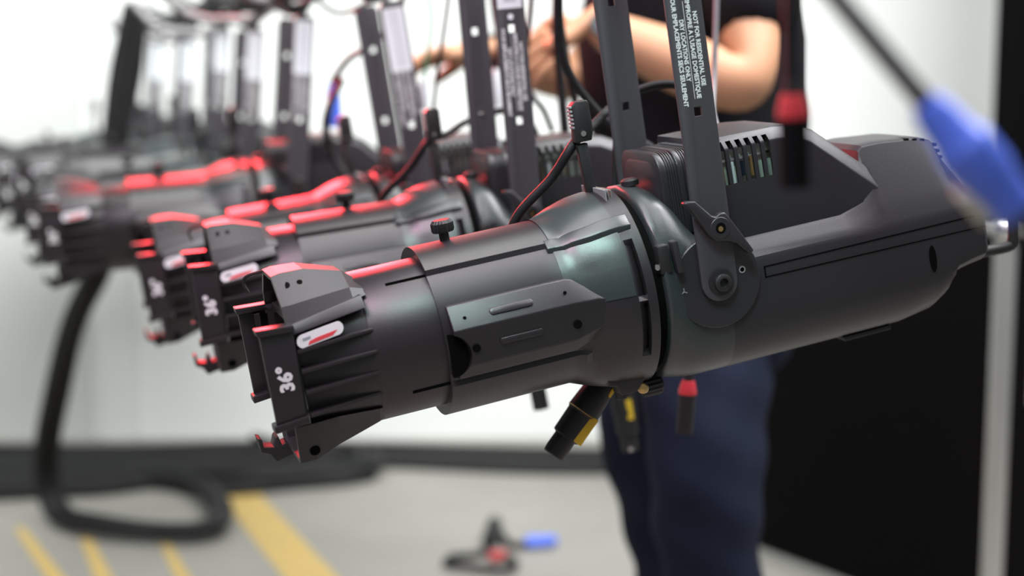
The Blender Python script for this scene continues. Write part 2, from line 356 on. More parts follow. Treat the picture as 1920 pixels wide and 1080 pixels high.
# --- lamp housing (rear body): round at the gap, boxy with a shoulder behind
def half(wt, vt, W, ve, vs, vb):
    L = [(0, vt), (wt * .5, vt), (wt * .92, vt - .3)]
    for k in (0, .33, .66, .94): L.append((wt + (W - wt) * k, vt + (ve - vt) * k - (2 if k == 0 else 0)))
    for k in (.06, .33, .66, 1): L.append((W, ve + (vs - ve) * k))
    for k in range(1, 9): a = R(90) * k / 8; L.append((W * math.cos(a) ** .85 if k < 8 else 0, vs + (vb - vs) * math.sin(a) ** .9))
    return L
def circ(r):
    A = [0, 16, 30, 38, 48, 58, 68, 74, 82, 90, 100, 110, 120, 130, 141, 152, 162, 171, 180]
    return [(r * math.sin(R(a)), r * math.cos(R(a))) for a in A]
def full(u, h): return [V(u, a, v) for a, v in h] + [V(u, -a, v) for a, v in h[-2:0:-1]]
def mixh(a, c, k): return [(p[0] * (1 - k) + q[0] * k, p[1] * (1 - k) + q[1] * k) for p, q in zip(a, c)]
main = half(66, 36, 87, 12, -42, -104)
assert len(main) == len(circ(1)), (len(main), len(circ(1)))
def mix2(a, c, kw, kv): return [(p[0] * (1 - kw) + q[0] * kw, p[1] * (1 - kv) + q[1] * kv) for p, q in zip(a, c)]
C0 = circ(99.5)
def topmix(kw, kv):   # sides square off sooner than the top drops
    return [(p[0] * (1 - kw) + q[0] * kw, p[1] * (1 - (kv if p[1] > 30 else kw)) + q[1] * (kv if p[1] > 30 else kw)) for p, q in zip(C0, main)]
SEC1 = [(-56, circ(96)), (-55, circ(98.5)), (-53, circ(100)), (-46, topmix(.25, 0)), (-38, topmix(.6, .02)), (-30, topmix(.85, .10)), (-22, topmix(.96, .30)), (-14, topmix(1, .58)), (-6, topmix(1, .80)), (2, topmix(1, .94)), (12, main)]
SEC = [(12, main), (30, main), (150, main), (178, half(62, 50, 87, 12, -42, -104)), (190, half(50, 88, 87, 12, -42, -104)), (196, half(48, 92, 87, 12, -42, -104)),
       (215, half(48, 92, 87, 12, -42, -103.5)), (245, half(48, 89, 87, 12, -42, -98)), (258, half(47, 88, 87, 12, -40, -88)), (264, half(47, 87, 87, 12, -40, -74)),
       (266, half(47, 86, 87, 12, -40, -62)), (276, half(46, 82, 87, 12, -38, -59)), (284, half(46, 64, 87, 12, -36, -58)), (300, half(50, 34, 86, 12, -34, -56)), (304, half(50, 26, 83, 11, -32, -52))]
put('front_collar', loft(bmesh.new(), [full(u, h) for u, h in SEC1]), M['collar'], root, smooth=40)  # its colour carries the green reflection, unlike the housing behind
body = put('lamp_housing', loft(bmesh.new(), [full(u, h) for u, h in SEC]), M['shell'], root, smooth=24)
for s in (1, -1):
    # long recessed panel line, oval finger hole
    for pts in ([(52, 3), (301, 3), (301, 1.6), (52, 1.6)], [(52, -7.5), (301, -10), (301, -11.2), (52, -8.8)], [(52, 3), (53.5, 3), (53.5, -8.6), (52, -8.6)]):
        put('groove', uv_prism(bmesh.new(), pts, s * 86.2, s * 87.35), M['gap'], root)
    put('finger_hole', uv_prism(bmesh.new(), [(237 + 4 * math.cos(a), -31 + 14 * math.sin(a)) for a in (k * 2 * math.pi / 20 for k in range(20))], s * 85, s * 87.5), M['gap'], root)
# front collar panel lines, small box latch with round screw
for s in (1, -1):
    bm = bmesh.new(); uv_prism(bm, [(-58, 20), (-46, 20), (-46, 48), (-58, 48)], s * 84, s * 97); put('latch', bm, M['dark'], root, bev=.002)
    bm = bmesh.new(); uv_prism(bm, [(-42, 18), (-35, 18), (-37, 50), (-44, 50)], s * 88, s * 100); put('stop_block', bm, M['shell'], root, bev=.002)
    b = bmesh.new(); lathe(b, [(0, 0), (0, .0032), (.0015, .0028), (.002, 0)], V(-60, s * 94, 28), (0, -s, 0), 14); put('screw_head', b, M['steel'], root)
# small black button on the collar top
b = bmesh.new(); lathe(b, [(0, .009), (.005, .009), (.007, .006), (.0075, 0)], V(-42, 8, 98), (0, 0, 1), 18); put('button', b, M['dark'], root)

# --- electronics housing on top
eo = [(20, 30), (20, 133), (96, 132), (120, 129), (139, 120), (243, 27), (236, 22)]
ei = [(22, 30), (24, 121), (95, 120.5), (114, 118), (130, 110), (222, 27), (226, 22)]
bm = loft(bmesh.new(), [[V(u, a, v) for u, v in pts] for a, pts in ((-69, ei), (-57, eo), (57, eo), (69, ei))])
eh = put('electronics_housing', bm, M['shell'], root, bev=.0015, seg=2, smooth=30)
cb = bmesh.new(); ubox(cb, 28, 100, 50, 65.5, 80, 119); cut(eh, cb)
cb = bmesh.new()
for k in range(6): ubox(cb, 32.5 + k * 9.6, 38 + k * 9.6, 51, 75, 86, 128 - .3 * k)
cut(eh, cb)
cb = bmesh.new()
for k in range(6): ubox(cb, 32.5 + k * 9.6, 38 + k * 9.6, -56, -75, 86, 128)
cut(eh, cb)
put('circuit_board', ubox(bmesh.new(), 29, 99, 50.5, 52, 81, 118), M['pcb'], root)
put('wire', ubox(bmesh.new(), 29, 99, 53, 56, 107, 109.5), M['steel'], root)
for k, (c_, z0, z1) in enumerate(((M['brass'], 86, 103), (M['label'], 84, 106), (M['jeans'], 90, 104), (M['brass'], 88, 108))):
    put('component', ubox(bmesh.new(), 35 + k * 11, 39 + k * 11, 53, 57, z0, z1), c_, root)
# ribbed heat sink in front of it
def rr(w_, v0, v1, r, n=5):
    P = [(-w_, v0)]
    for k in range(n + 1): a = R(180 - 90 * k / n); P.append((-w_ + r + r * math.cos(a), v1 - r + r * math.sin(a)))
    for k in range(n + 1): a = R(90 - 90 * k / n); P.append((w_ - r + r * math.cos(a), v1 - r + r * math.sin(a)))
    P.append((w_, v0)); return P
bm = bmesh.new(); rw = []
for u, sh in ((-27, 9), (-25, 4), (-22, 1), (-18, 0), (24, 0)): rw.append([V(u, a, v) for a, v in rr(50 - sh, 45, 126 - sh, 20)])
loft(bm, rw)
for k in range(8):
    u = -17.5 + k * 2.5 + (7.5 if k > 3 else 0)
    wv_prism(bm, rr(51.4, 45, 127.4, 20), u, u + 1.2)
put('heat_sink', bm, M['cast'], root)
for u0, u1 in ((-26, -19), (-7, -1), (12, 20)): put('cooling_band', wv_prism(bmesh.new(), rr(52, 45, 128, 20), u0, u1), M['shell'], root, bev=.0012)
# rear vents, rear handle and bottom plate
for k in range(3): put('rear_vent', ubox(bmesh.new(), 245 + k * 9, 250 + k * 9, 20, 47.8, 84 - k * 1.8, 88.6 - k * 1.8), M['gap'], root)
for k in range(3): put('rear_vent', wv_prism(bmesh.new(), [(-40, 74 - k * 7), (44, 74 - k * 7), (44, 77 - k * 7), (-40, 77 - k * 7)], 278 + 2.4 * k, 284 + 2.4 * k), M['gap'], root)
bm = bmesh.new(); tube(bm, [V(296, 0, -52), V(340, 0, -58), V(380, 0, -60), V(387, 0, -54), V(390, 0, -40), V(392, 0, -16)], .006, 10, 4); put('rear_handle', bm, M['dark'], root)
put('bottom_plate', ubox(bmesh.new(), 150, 205, -30, 42, -104.9, -100), M['cast'], root, bev=.001)
# --- bottom latch: plate, brass screw, knob
put('latch_plate', uv_prism(bmesh.new(), [(-112, -72), (-60, -74), (-58, -84), (-72, -88), (-84, -100), (-100, -100), (-104, -90), (-112, -88)], 24, 46), M['cast'], root, bev=.0015)
put('latch_plate', uv_prism(bmesh.new(), [(-100, -84), (-92, -84), (-86, -112), (-96, -112)], 12, 20), M['cast'], root, bev=.0015)
for u in (-102, -76): put('slot', uv_prism(bmesh.new(), [(u, -77), (u + 13, -77), (u + 13, -80), (u, -80)], 45, 46.5), M['gap'], root)
b = bmesh.new(); lathe(b, [(0, 0), (0, .0058), (.003, .005), (.004, 0)], V(-76, 42, -99), (-.5, -1, .1), 18); put('brass_screw', b, M['brass'], root)
bm = bmesh.new(); n = 28
kr2 = lambda r, u: [V(u, 22 + r * (1 + (.09 if k % 2 else 0)) * math.cos(k * 2 * math.pi / n), -104 + r * (1 + (.09 if k % 2 else 0)) * math.sin(k * 2 * math.pi / n)) for k in range(n)]
loft(bm, [kr2(9, -70), kr2(10, -68), kr2(10, -52), kr2(8, -49)]); put('rotation_knob', bm, M['dark'], root, smooth=25)

# --- pivot discs, bolts
for s in (1, -1):
    b = bmesh.new(); lathe(b, [(0, .030), (0, .0455), (.004, .0455), (.005, .0445), (.005, 0)], V(0, s * 86.5, 0), (0, -s, 0), 64); put('pivot_disc', b, M['cast'], root)
    b = bmesh.new(); lathe(b, [(0, .013), (.0015, .013), (.002, .0085), (.006, .0085), (.0075, .0065), (.0075, .0045), (.004, .0042), (.004, 0)], V(1, s * 97, 0), (0, -s, 0), 32); put('pivot_bolt', b, M['dark'], root)
b = bmesh.new(); lathe(b, [(0, .0035), (.0004, .0035), (.0004, .0022), (0, .0022)], V(27, 91.6, 6), (0, -1, 0), 20); put('mark', b, M['grey'], root)
b = bmesh.new()
for a in (90, 210, 330): box(b, V(-36 + 1.8 * math.cos(R(a)), 91.8, -2 + 1.8 * math.sin(R(a))), (.0034, .0004, .0009), Euler((0, -R(a), 0)))
put('mark', b, M['grey'], root)

# --- yoke: U-shaped flat bar hung from above; own rotation about the pivot
def make_yoke(kind):
    yk = None; hw = 18.5
    arm = [(hw * math.cos(R(a)), hw * math.sin(R(a))) for a in range(180, 361, 12)] + [(hw, 335), (hw - 6, 343), (-hw + 6, 343), (-hw, 335)]
    bm = bmesh.new(); uv_prism(bm, arm, 93, 97); uv_prism(bm, arm, -97, -93); ubox(bm, -hw + 3, hw - 3, -97, 97, 340, 344)
    yk = put('yoke', bm, M['yoke'], root, bev=.0008)
    cb = bmesh.new()
    for v in (166, 276): 
        for s in (1, -1):
            if s > 0 and v > 200 and kind == 0: v = 276
            ubox(cb, -3.5, 4.5, s * 85, s * 101, v - 4.5, v + 4.5)
    cut(yk, cb)
    def T(dx, off, v0, size, txt, sx=1): return text_bm(txt, size, lambda x, y, z: V(dx + y * 1000, 97.05 + z * 1000, v0 - x * 1000), .00012, sx=sx, bold=.00018)
    tv = 224 if kind == 0 else 216
    for dx, txt, ln in ((9.5, 'NOT FOR RESIDENTIAL USE', 70), (3.2, "IMPROPRE A L'USAGE DOMESTIQUE", 92), (-5, 'DRY LOCATIONS ONLY', 58), (-11, 'POUR EMPLACEMENTS SECS SEULEMENT', 104)):
        bm = T(dx, 0, 0, .0062, txt); xs = [v.co.z for v in bm.verts]; k = ln / 1000 / (max(xs) - min(xs)); mid = (max(xs) + min(xs)) / 2
        for v in bm.verts: v.co.z = (v.co.z - mid) * k + tv / 1000
        put('lettering', bm, M['white'], yk, label='white warning print')
    put('printed_rule', ubox(bmesh.new(), -1.3, -.9, 97, 97.15, tv - 46, tv + 46), M['white'], yk)
    l0, l1 = (300, 336) if kind == 0 else (244, 334)
    put('sticker', ubox(bmesh.new(), -15, 15, 97, 97.3, l0, l1), M['paper'], yk, label='white barcode sticker')
    z = l0 + 8
    while z < l1 - 6:
        put('barcode_bar', ubox(bmesh.new(), -7, 8, 97.3, 97.45, z, z + 1.1), M['ink'], yk); z += 2.4 if kind == 0 else 5
    b = bmesh.new(); lathe(b, [(0, 0), (0, .0035), (.0002, .0035), (.0002, 0)], V(0, 97, 290), (0, -1, 0), 18)
    if kind == 0: put('mark', b, M['paper'], yk)
    else: b.free()
    return yk
wing = [(-31, 83), (-28, 85), (-19, 84), (-4, 67), (0, 65), (4, 68), (10, 68), (14, 62), (24, 45), (35, 26), (30, 23), (18, 36), (10, 40), (-3, 42), (-10, 50), (-20, 68), (-25, 77)]
def make_wing(yk):
    wg = put('wing_knob', uv_prism(bmesh.new(), wing, 98, 108), M['cast'], yk, bev=.0022, seg=3)
    b = bmesh.new(); lathe(b, [(0, .011), (.010, .011), (.011, .010), (.011, 0)], V(3, 97.5, 54), (0, -1, 0), 24); put('boss', b, M['cast'], yk)
    b = bmesh.new(); lathe(b, [(0, .0052), (.0006, .0052), (.0006, .0)], V(3, 108.3, 54), (0, -1, 0), 20); put('socket', b, M['gap'], yk)
    b = bmesh.new(); lathe(b, [(0, .0028), (.0009, .0025), (.0009, .0)], V(2.6, 108.6, 53.2), (0, -1, 0), 14); put('bolt_end', b, M['brass'], yk)
yoke0 = make_yoke(0); make_wing(yoke0)
clampbm = bmesh.new(); ubox(clampbm, -16, 16, -20, 20, 344, 356)
prism(clampbm, [(-16, 350), (16, 350), (30, 375), (30, 400), (22, 408), (22, 380), (12, 366), (-12, 366), (-24, 380), (-24, 404), (-14, 420), (8, 424), (8, 432), (-20, 430), (-33, 410), (-33, 376)], lambda u, v: V(u, -14, v), lambda u, v: V(u, 14, v))
put('hook_clamp', clampbm, M['dark'], yoke0, bev=.001)
# second kind of yoke sticker for the units further along
yokeB = make_yoke(1); make_wing(yokeB)
cl = [c for c in yoke0.children if c.name.startswith('hook_clamp')][0].copy(); COL.objects.link(cl); cl.parent = yokeB

# --- place the nine spotlights
ew17 = Vector((math.sin(R(17)), -math.cos(R(17)), 0))
units = [  # x, y, z of the pivot, yaw, nose-down pitch, how far the lens tube is pushed in, yoke lean, yoke kind, label
    (.17215, 1.620, .9909, 17.0, 10.6, 0, 2.0, 0, 'nearest black stage spotlight, in sharp focus, hanging in front of the man in jeans'),
    (-.001, 2.037, .9661, 14.7, 7.7, .035, 2.5, 0, 'second black stage spotlight, hanging directly behind the sharp nearest one'),
    (-.1453, 2.411, .9481, 16.1, 9.3, .029, 0, 1, 'third black stage spotlight in the row, half hidden, its yoke left of the man\'s hands'),
    (-.402, 2.848, .9383, 16.2, 4.1, .021, 8, 1, 'fourth stage spotlight, blurred, nose above the hanging cable bundle'),
    (-.548, 3.235, .925, 16, 3.5, .02, 7.5, 1, 'fifth stage spotlight, blurred, its yoke just left of the fourth one\'s'),
    (-.675, 3.60, .94, 16, 0.5, .02, 4, 1, 'sixth stage spotlight, blurred, held level with its raised hood against the white wall'),
    (-.820, 3.95, .915, 15, 3, .02, 7, 1, 'seventh stage spotlight, blurred, third from the far left end of the row'),
    (-.967, 4.29, .915, 15, 3, .02, 7, 1, 'eighth stage spotlight, very blurred, next to the last of the row'),
    (-1.10, 4.60, .915, 15, 3, .02, 7, 1, 'ninth and farthest stage spotlight, next to the white wall strip'),
]
units_o = []
for i, (x, y, z, yaw, pit, e, lean, kind, lab) in enumerate(units):
    if i == 0:
        o = root; proto_children = list(root.children)
    else:
        o = root.copy(); COL.objects.link(o)
        for ch in proto_children:
            if ch in (yoke0, yokeB): continue
            if i >= 3 and ch.name.split('.')[0] in ('raised_bar', 'screw', 'mark', 'component', 'wire', 'circuit_board', 'grip_ridge', 'rivet', 'slot'): continue
            c = copy_tree(ch, o)
            if c.name.startswith(('lens_tube', 'lock_knob')): c.location.x += e
        src = yoke0 if kind == 0 else yokeB
        yk = copy_tree(src, o); yk.rotation_euler.y = R(lean)
    o.location = (x, y, z); o.rotation_euler = Matrix.Rotation(R(yaw), 4, 'Z').to_3x3().to_4x4().to_euler()
    o.rotation_euler = (Matrix.Rotation(R(yaw), 4, 'Z') @ Matrix.Rotation(-R(pit), 4, 'Y')).to_euler()
    tag(o, lab, 'spotlight', 'stage spotlights hanging in a row')
    units_o.append(o)
yoke0.rotation_euler.y = R(1.5)
def kill(o):
    for c in list(o.children): kill(c)
    bpy.data.objects.remove(o)
kill(yokeB)
bpy.context.view_layer.update()
def L1(i, u, w_, v):   # fixture millimetres of unit i -> world
    return units_o[i].matrix_world @ V(u, w_, v)

# hanging pipe above the row
pa, pb = Vector((.46, .9, 1.372)), Vector((-1.22, 4.95, 1.372))
tops = [L1(i, 0, 0, 0) for i in range(9)]
hooks = []
for o in units_o:
    y_ = [c for c in o.children if c.name.startswith('yoke')][0]; hooks.append(y_.matrix_world @ V(2, 0, 396))
bm = bmesh.new(); tube(bm, [hooks[0] * 2.4 - hooks[1] * 1.4] + hooks + [hooks[-1] + (hooks[-1] - hooks[-2]) * .9], .022, 20, 6)
tag(put('lighting_pipe', bm, M['dark']), 'black pipe running above the yokes of the whole row of spotlights', 'pipe')

# ------------------------------------------------------------ the man behind the row
def skin_bm(nodes, edges, rad, rootv, levels=2):
    me = bpy.data.meshes.new('s'); me.from_pydata([Vector(n) for n in nodes], edges, [])
    o = bpy.data.objects.new('s', me); COL.objects.link(o)
    md = o.modifiers.new('k', 'SKIN'); md.use_smooth_shade = True
    sv = me.skin_vertices[0].data
    for i, r in enumerate(rad):
        sv[i].radius = (r, r) if isinstance(r, (int, float)) else r
        sv[i].use_root = (i == rootv)
    sb = o.modifiers.new('d', 'SUBSURF'); sb.levels = levels; sb.render_levels = levels
    m2 = bpy.data.meshes.new_from_object(o.evaluated_get(bpy.context.evaluated_depsgraph_get()))
    bm = bmesh.new(); bm.from_mesh(m2)
    bpy.data.objects.remove(o); bpy.data.meshes.remove(me); bpy.data.meshes.remove(m2)
    return bm
def join(*bms):
    a = bms[0]
    for b_ in bms[1:]:
        me = bpy.data.meshes.new('j'); b_.to_mesh(me); b_.free(); a.from_mesh(me); bpy.data.meshes.remove(me)
    return a
def ellipsoid(bm, c, s, rot=None, n=24):
    bmesh.ops.create_uvsphere(bm, u_segments=n, v_segments=n // 2, radius=1, matrix=Matrix.Translation(c) @ (rot.to_matrix().to_4x4() if rot else Matrix()) @ Matrix.Diagonal((*s, 1))); return bm
man = empty('person', (.32, 2.80, 0))
def P3(x, y, z): return Vector((x - .32, y - 2.80, z))
# joints (world metres)
neck, chest, waist, pelvis = (.285, 2.80, 1.43), (.30, 2.80, 1.24), (.325, 2.80, .98), (.345, 2.80, .82)
nsh, nel, nwr = (.37, 2.60, 1.35), (.375, 2.50, 1.155), (.118, 2.55, 1.262)
fsh, fel, fwr = (.24, 3.00, 1.36), (.12, 3.02, 1.16), (-.055, 2.84, 1.222)
def hand(wr, direction, palmn, curl, spread=1):
    d = Vector(direction).normalized(); nrm = Vector(palmn); nrm = (nrm - d * nrm.dot(d)).normalized(); sd_ = d.cross(nrm)
    out = []; wr = Vector(wr)
    pal = skin_bm([P3(*(wr - d * .03)), P3(*wr), P3(*(wr + d * .045)), P3(*(wr + d * .085))], [(0, 1), (1, 2), (2, 3)], [(.026, .022), (.028, .020), (.040, .019), (.040, .015)], 1, 2)
    out.append(pal)
    for k, (off, ln) in enumerate(((-.030, .072), (-.010, .080), (.010, .075), (.029, .060))):
        p = wr + d * .075 + sd_ * off; pts = [p - d * .02]; a = 0; q = p
        for j, f in enumerate((.45, .32, .25)):
            pts.append(q); a += curl * (.9 if j else .6); q = q + (d * math.cos(a) + nrm * math.sin(a) + sd_ * off * 1.2 * spread) * ln * f
        pts.append(q)
        out.append(skin_bm([P3(*v) for v in pts], [(i, i + 1) for i in range(len(pts) - 1)], [.009, .0095, .009, .0082, .0065], 1, 2))
    b0 = wr + d * .02 - sd_ * .022
    pts = [b0, b0 + d * .022 - sd_ * .022 + nrm * .008, b0 + d * .048 - sd_ * .030 + nrm * .022, b0 + d * .068 - sd_ * .026 + nrm * .034]
    out.append(skin_bm([P3(*v) for v in pts], [(0, 1), (1, 2), (2, 3)], [.014, .013, .0105, .008], 0, 2))
    return out
head_c = (.245, 2.80, 1.60)
nodes = [chest, neck, (.27, 2.80, 1.50), nsh, nel, (.25, 2.52, 1.205), nwr, fsh, fel, (.03, 2.94, 1.19), fwr, waist, pelvis]
body = skin_bm([P3(*n) for n in nodes], [(0, 1), (1, 2), (0, 3), (3, 4), (4, 5), (5, 6), (0, 7), (7, 8), (8, 9), (9, 10), (0, 11), (11, 12)],
               [(.12, .13), .06, .055, .065, .056, .052, .030, .06, .046, .04, .028, .12, .12], 0, 2)
parts = hand(nwr, (-.82, -.1, -.50), (-.15, .5, -.6), .45) + hand(fwr, (-.97, -.1, -.12), (0, -.3, -1), .35)
hb_ = bmesh.new(); ellipsoid(hb_, P3(*head_c), (.098, .077, .118)); ellipsoid(hb_, P3(.195, 2.80, 1.545), (.052, .048, .045)); ellipsoid(hb_, P3(.143, 2.80, 1.585), (.018, .012, .022), Euler((0, .5, 0)))
for y in (2.72, 2.88): ellipsoid(hb_, P3(.255, y, 1.59), (.016, .008, .03))
for z, sx in ((1.553, .009), (1.545, .009)): ellipsoid(hb_, P3(.149, 2.80, z), (sx, .022, .005))
bodyo = put('body', join(body, *parts, hb_), M['skin'], man, smooth=80)
eb = bmesh.new()
for y in (2.77, 2.83): ellipsoid(eb, P3(.155, y, 1.61), (.012, .014, .010))
put('eyes', eb, M['eye'], man)
hr = bmesh.new(); ellipsoid(hr, P3(.265, 2.80, 1.635), (.10, .084, .10)); put('hair', hr, M['hair'], man)
# T-shirt with short sleeves, jeans, shoes, wristwatch
tee = bmesh.new(); rw = []
for z, cx, rx, ry in ((.80, .345, .150, .165), (.81, .345, .158, .172), (.90, .338, .162, .168), (1.0, .328, .172, .165), (1.12, .316, .190, .172), (1.24, .310, .198, .185), (1.32, .302, .180, .198), (1.38, .295, .140, .195), (1.42, .290, .100, .150), (1.45, .285, .070, .085), (1.46, .283, .060, .065)):
    rw.append([P3(cx + rx * math.cos(a) * (1 + .02 * math.sin(3 * a + z * 20)), 2.80 + ry * math.sin(a) * (1 + .02 * math.sin(5 * a + z * 31)), z) for a in (k * 2 * math.pi / 40 for k in range(40))])
loft(tee, rw)
sl = [skin_bm([P3(*n) for n in c], [(0, 1), (1, 2)], rr3, 0, 2) for c, rr3 in (([(.33, 2.68, 1.36), (.372, 2.60, 1.34), (.385, 2.51, 1.235)], [.085, .088, .086]), ([(.27, 2.92, 1.36), (.235, 3.0, 1.35), (.17, 3.02, 1.26)], [.085, .085, .075]))]
tee = join(tee, *sl)
put('t_shirt', tee, M['tee'], man, smooth=80)
J = [(.335, 2.80, .86), (.36, 2.80, .74), (.325, 2.70, .66), (.325, 2.64, .52), (.345, 2.68, .34), (.365, 2.72, .10), (.28, 2.90, .66), (.245, 2.86, .54), (.30, 2.92, .34), (.33, 2.97, .10)]
jn = skin_bm([P3(*n) for n in J], [(0, 1), (1, 2), (2, 3), (3, 4), (4, 5), (1, 6), (6, 7), (7, 8), (8, 9)], [(.165, .15), (.15, .15), .125, .108, .095, .085, .12, .105, .09, .085], 1, 3)
for v in jn.verts:   # creases in the denim
    k = math.sin(v.co.z * 55 + v.co.x * 30) * .5 + math.sin(v.co.z * 23 - v.co.x * 48 + 1) * .5
    v.co += v.normal * (.006 * k)
jn2 = bmesh.new(); ellipsoid(jn2, P3(.435, 2.74, .735), (.055, .10, .075), Euler((0, .3, 0)))
put('jeans', join(jn, jn2), M['jeans'], man, smooth=80)
for y, x in ((2.72, .33), (2.97, .30)):
    sb_ = bmesh.new(); loft(sb_, [[P3(x + a, y - wd, .0), P3(x + a, y + wd, .0), P3(x + a, y + wd * .8, h), P3(x + a, y - wd * .8, h)] for a, wd, h in ((-.17, .025, .03), (-.14, .045, .055), (-.06, .05, .08), (.02, .042, .13), (.10, .04, .13), (.125, .03, .09))])
    put('shoe', sb_, M['shoe'], man, bev=.012)
wt = bmesh.new(); a = Vector(nwr) + Vector((.035, -.0, -.012)); dr = (Vector((.25, 2.52, 1.205)) - Vector(nwr)).normalized()
cyl(wt, P3(*(a - dr * .013)), P3(*(a + dr * .013)), .0345, n=28); wo = put('wristwatch', wt, M['dark'], man, bev=.003)
wf = bmesh.new(); nn = Vector((-.25, -.9, .3)).normalized(); cyl(wf, P3(*(a + nn * .026)), P3(*(a + nn * .042)), .024, .022, n=28); put('watch_case', wf, mat('slate watch glass', (.10, .13, .14), .15), wo, bev=.002)
wt = bmesh.new(); a = Vector(fwr) + Vector((.01, .01, -.003)); cyl(wt, P3(*(a - Vector((.01, 0, 0)))), P3(*(a + Vector((.015, .01, 0)))), .033, n=24); put('wristband', wt, M['dark'], man, bev=.003)
tag(man, 'man in black t-shirt and blue jeans reaching over the row with both hands', 'person')

# ------------------------------------------------------------ flight case and curtain on the right
cor = Vector((.992, 3.19, 0)); fa = Vector((-.548, .837, 0)); fb = Vector((.837, .548, 0)); CH = .885; CL, CW = .95, .75
case = empty('flight_case', cor)
def cp(a, b_, z): return fa * a + fb * b_ + Vector((0, 0, z))
def cbox(bm, a0, a1, b0, b1, z0, z1):
    return loft(bm, [[cp(a0, b0, z), cp(a1, b0, z), cp(a1, b1, z), cp(a0, b1, z)] for z in (z0, z1)])
put('panel', cbox(bmesh.new(), .004, CL,   .004, CW, .0, CH - .004), M['casepanel'], case)
for (a0, a1, b0, b1, z0, z1) in ((0, .03, 0, .032, .0, CH), (CL - .03, CL, 0, .03, .0, CH), (0, .03, CW - .03, CW, .0, CH), (0, CL, -.002, .03, CH - .03, CH), (-.002, .03, 0, CW, CH - .03, CH), (0, CL, -.002, .03, .0, .028), (-.002, .03, 0, CW, .0, .028)):
    put('edge_strip', cbox(bmesh.new(), a0 - .002, a1, b0 - .002, b1, z0, z1), M['alu'], case, bev=.003)
for (a, b_) in ((.012, .012), (CL - .012, .012), (.012, CW - .012)):
    for z in (CH - .012, .02):
        bm = bmesh.new(); ellipsoid(bm, cp(a, b_, z), (.030, .030, .030)); put('ball_corner', bm, M['steel'], case)
bm = cbox(bmesh.new(), -.004, .004, .085, .20, .50, .64); lt = put('butterfly_latch', bm, M['steel'], case, bev=.003)
bm = cbox(bmesh.new(), -.016, -.002, .12, .165, .545, .60); put('latch_wing', bm, M['alu'], lt, bev=.004)
tag(case, 'black flight case with silver aluminium edges standing right of the man', 'case')
cu = bmesh.new(); rw = []
for z in (.02, 1.2, 2.6):
    rw.append([Vector((1.335 + k * .02, 4.45 + .035 * math.sin(k * 1.1) + .01 * math.sin(k * 2.7), z)) for k in range(50)] + [Vector((1.335 + k * .02, 4.47 + .035 * math.sin(k * 1.1) + .01 * math.sin(k * 2.7), z)) for k in range(49, -1, -1)])
loft(cu, rw); tag(put('curtain', cu, M['cloth'], smooth=70), 'black curtain hanging in folds at the far right beside the white wall', 'curtain')

# ------------------------------------------------------------ floor: painted lines, cable bundles
def stripe(a0, a1, b0, b1, lab):
    bm = bmesh.new(); q = [onfloor(*p) for p in (a0, a1, b1, b0)]
    prism(bm, [(0,), (1,), (2,), (3,)], lambda i: q[i] + Vector((0, 0, .0002)), lambda i: q[i] + Vector((0, 0, .0016)))
    tag(put('floor_stripe', bm, M['paint']), lab, 'stripe')
stripe((362, 868), (432, 868), (560, 1120), (668, 1120), 'wide yellow stripe painted on the concrete floor, running under the cable bundles')
stripe((26, 990), (46, 990), (110, 1120), (150, 1120), 'narrow faded yellow line, the leftmost on the floor')
stripe((150, 1010), (172, 1010), (190, 1120), (230, 1120), 'narrow yellow line on the floor below the big cable loop, second from left')
stripe((300, 1020), (318, 1020), (345, 1120), (380, 1120), 'short faint yellow line on the floor, third from left below the cable loop')
def bundle(name, pts, n, spread, r, lab, cat='cables', ties=3, seed=1, flat=.6):
    rnd = random.Random(seed); e = empty(name, pts[0]); base = Vector(pts[0]); P = [Vector(p) for p in pts]
    for k in range(n):
        a = k * 2.4; rr_ = spread * math.sqrt((k + .5) / n); off = Vector((rr_ * math.cos(a), rr_ * math.sin(a) * .8, 0)); q = []
        for p in P:
            j = Vector((rnd.uniform(-1, 1), rnd.uniform(-1, 1), 0)) * spread * .3
            oz = rr_ * math.sin(a) * flat
            w_ = p - base + off + j + Vector((0, 0, oz)); w_.z = max(w_.z, r + .001 - base.z) ; q.append(w_)
        put('cable', tube(bmesh.new(), q, r, 8, 6), M['cable'], e)
    tag(e, lab, cat); return e
F_ = lambda x, y, z=.03: onfloor(x, y, 0) + Vector((0, 0, z))
bundle('cable_bundle', [(-2.3, 4.70, .014), (-1.7, 4.74, .014), (-1.2, 4.72, .014), (-.8, 4.76, .014), (-.4, 4.72, .014), (0, 4.68, .014), (.27, 4.67, .014), (.6, 4.68, .014)], 14, .095, .011, 'long bundle of black cables lying along the foot of the white wall', seed=2, flat=.25)
bundle('cable_bundle', [at(252, 12, 3.70), at(236, 140, 3.70), at(215, 280, 3.70), at(200, 400, 3.71), at(183, 505, 3.76), at(140, 610, 3.86), at(104, 730, 3.98), at(86, 860, 4.08), at(106, 955, 4.06), F_(190, 1012, .04), F_(310, 1022, .035), F_(395, 1014, .035), F_(415, 975, .035), F_(355, 925, .04), F_(210, 912, .045), F_(20, 915, .05), F_(-120, 915, .05)], 10, .026, .010, 'thick black cable bundle hanging from the row and looping on the floor at left', seed=5)
bundle('cable_bundle', [F_(-140, 905), F_(60, 900), F_(240, 905), F_(420, 925), F_(560, 915), F_(660, 905), F_(688, 893), F_(660, 872), F_(560, 872), F_(480, 866, .05)], 9, .035, .012, 'second floor bundle of black cables with a turned end near the yellow stripe', seed=7, flat=.8)
bundle('cable_bundle', [F_(-160, 945), F_(40, 935), F_(200, 925), F_(330, 905), F_(420, 895), F_(520, 880)], 7, .04, .012, 'short fanned bundle of black cables between the wall bundle and the cable loop', seed=9, flat=.5)

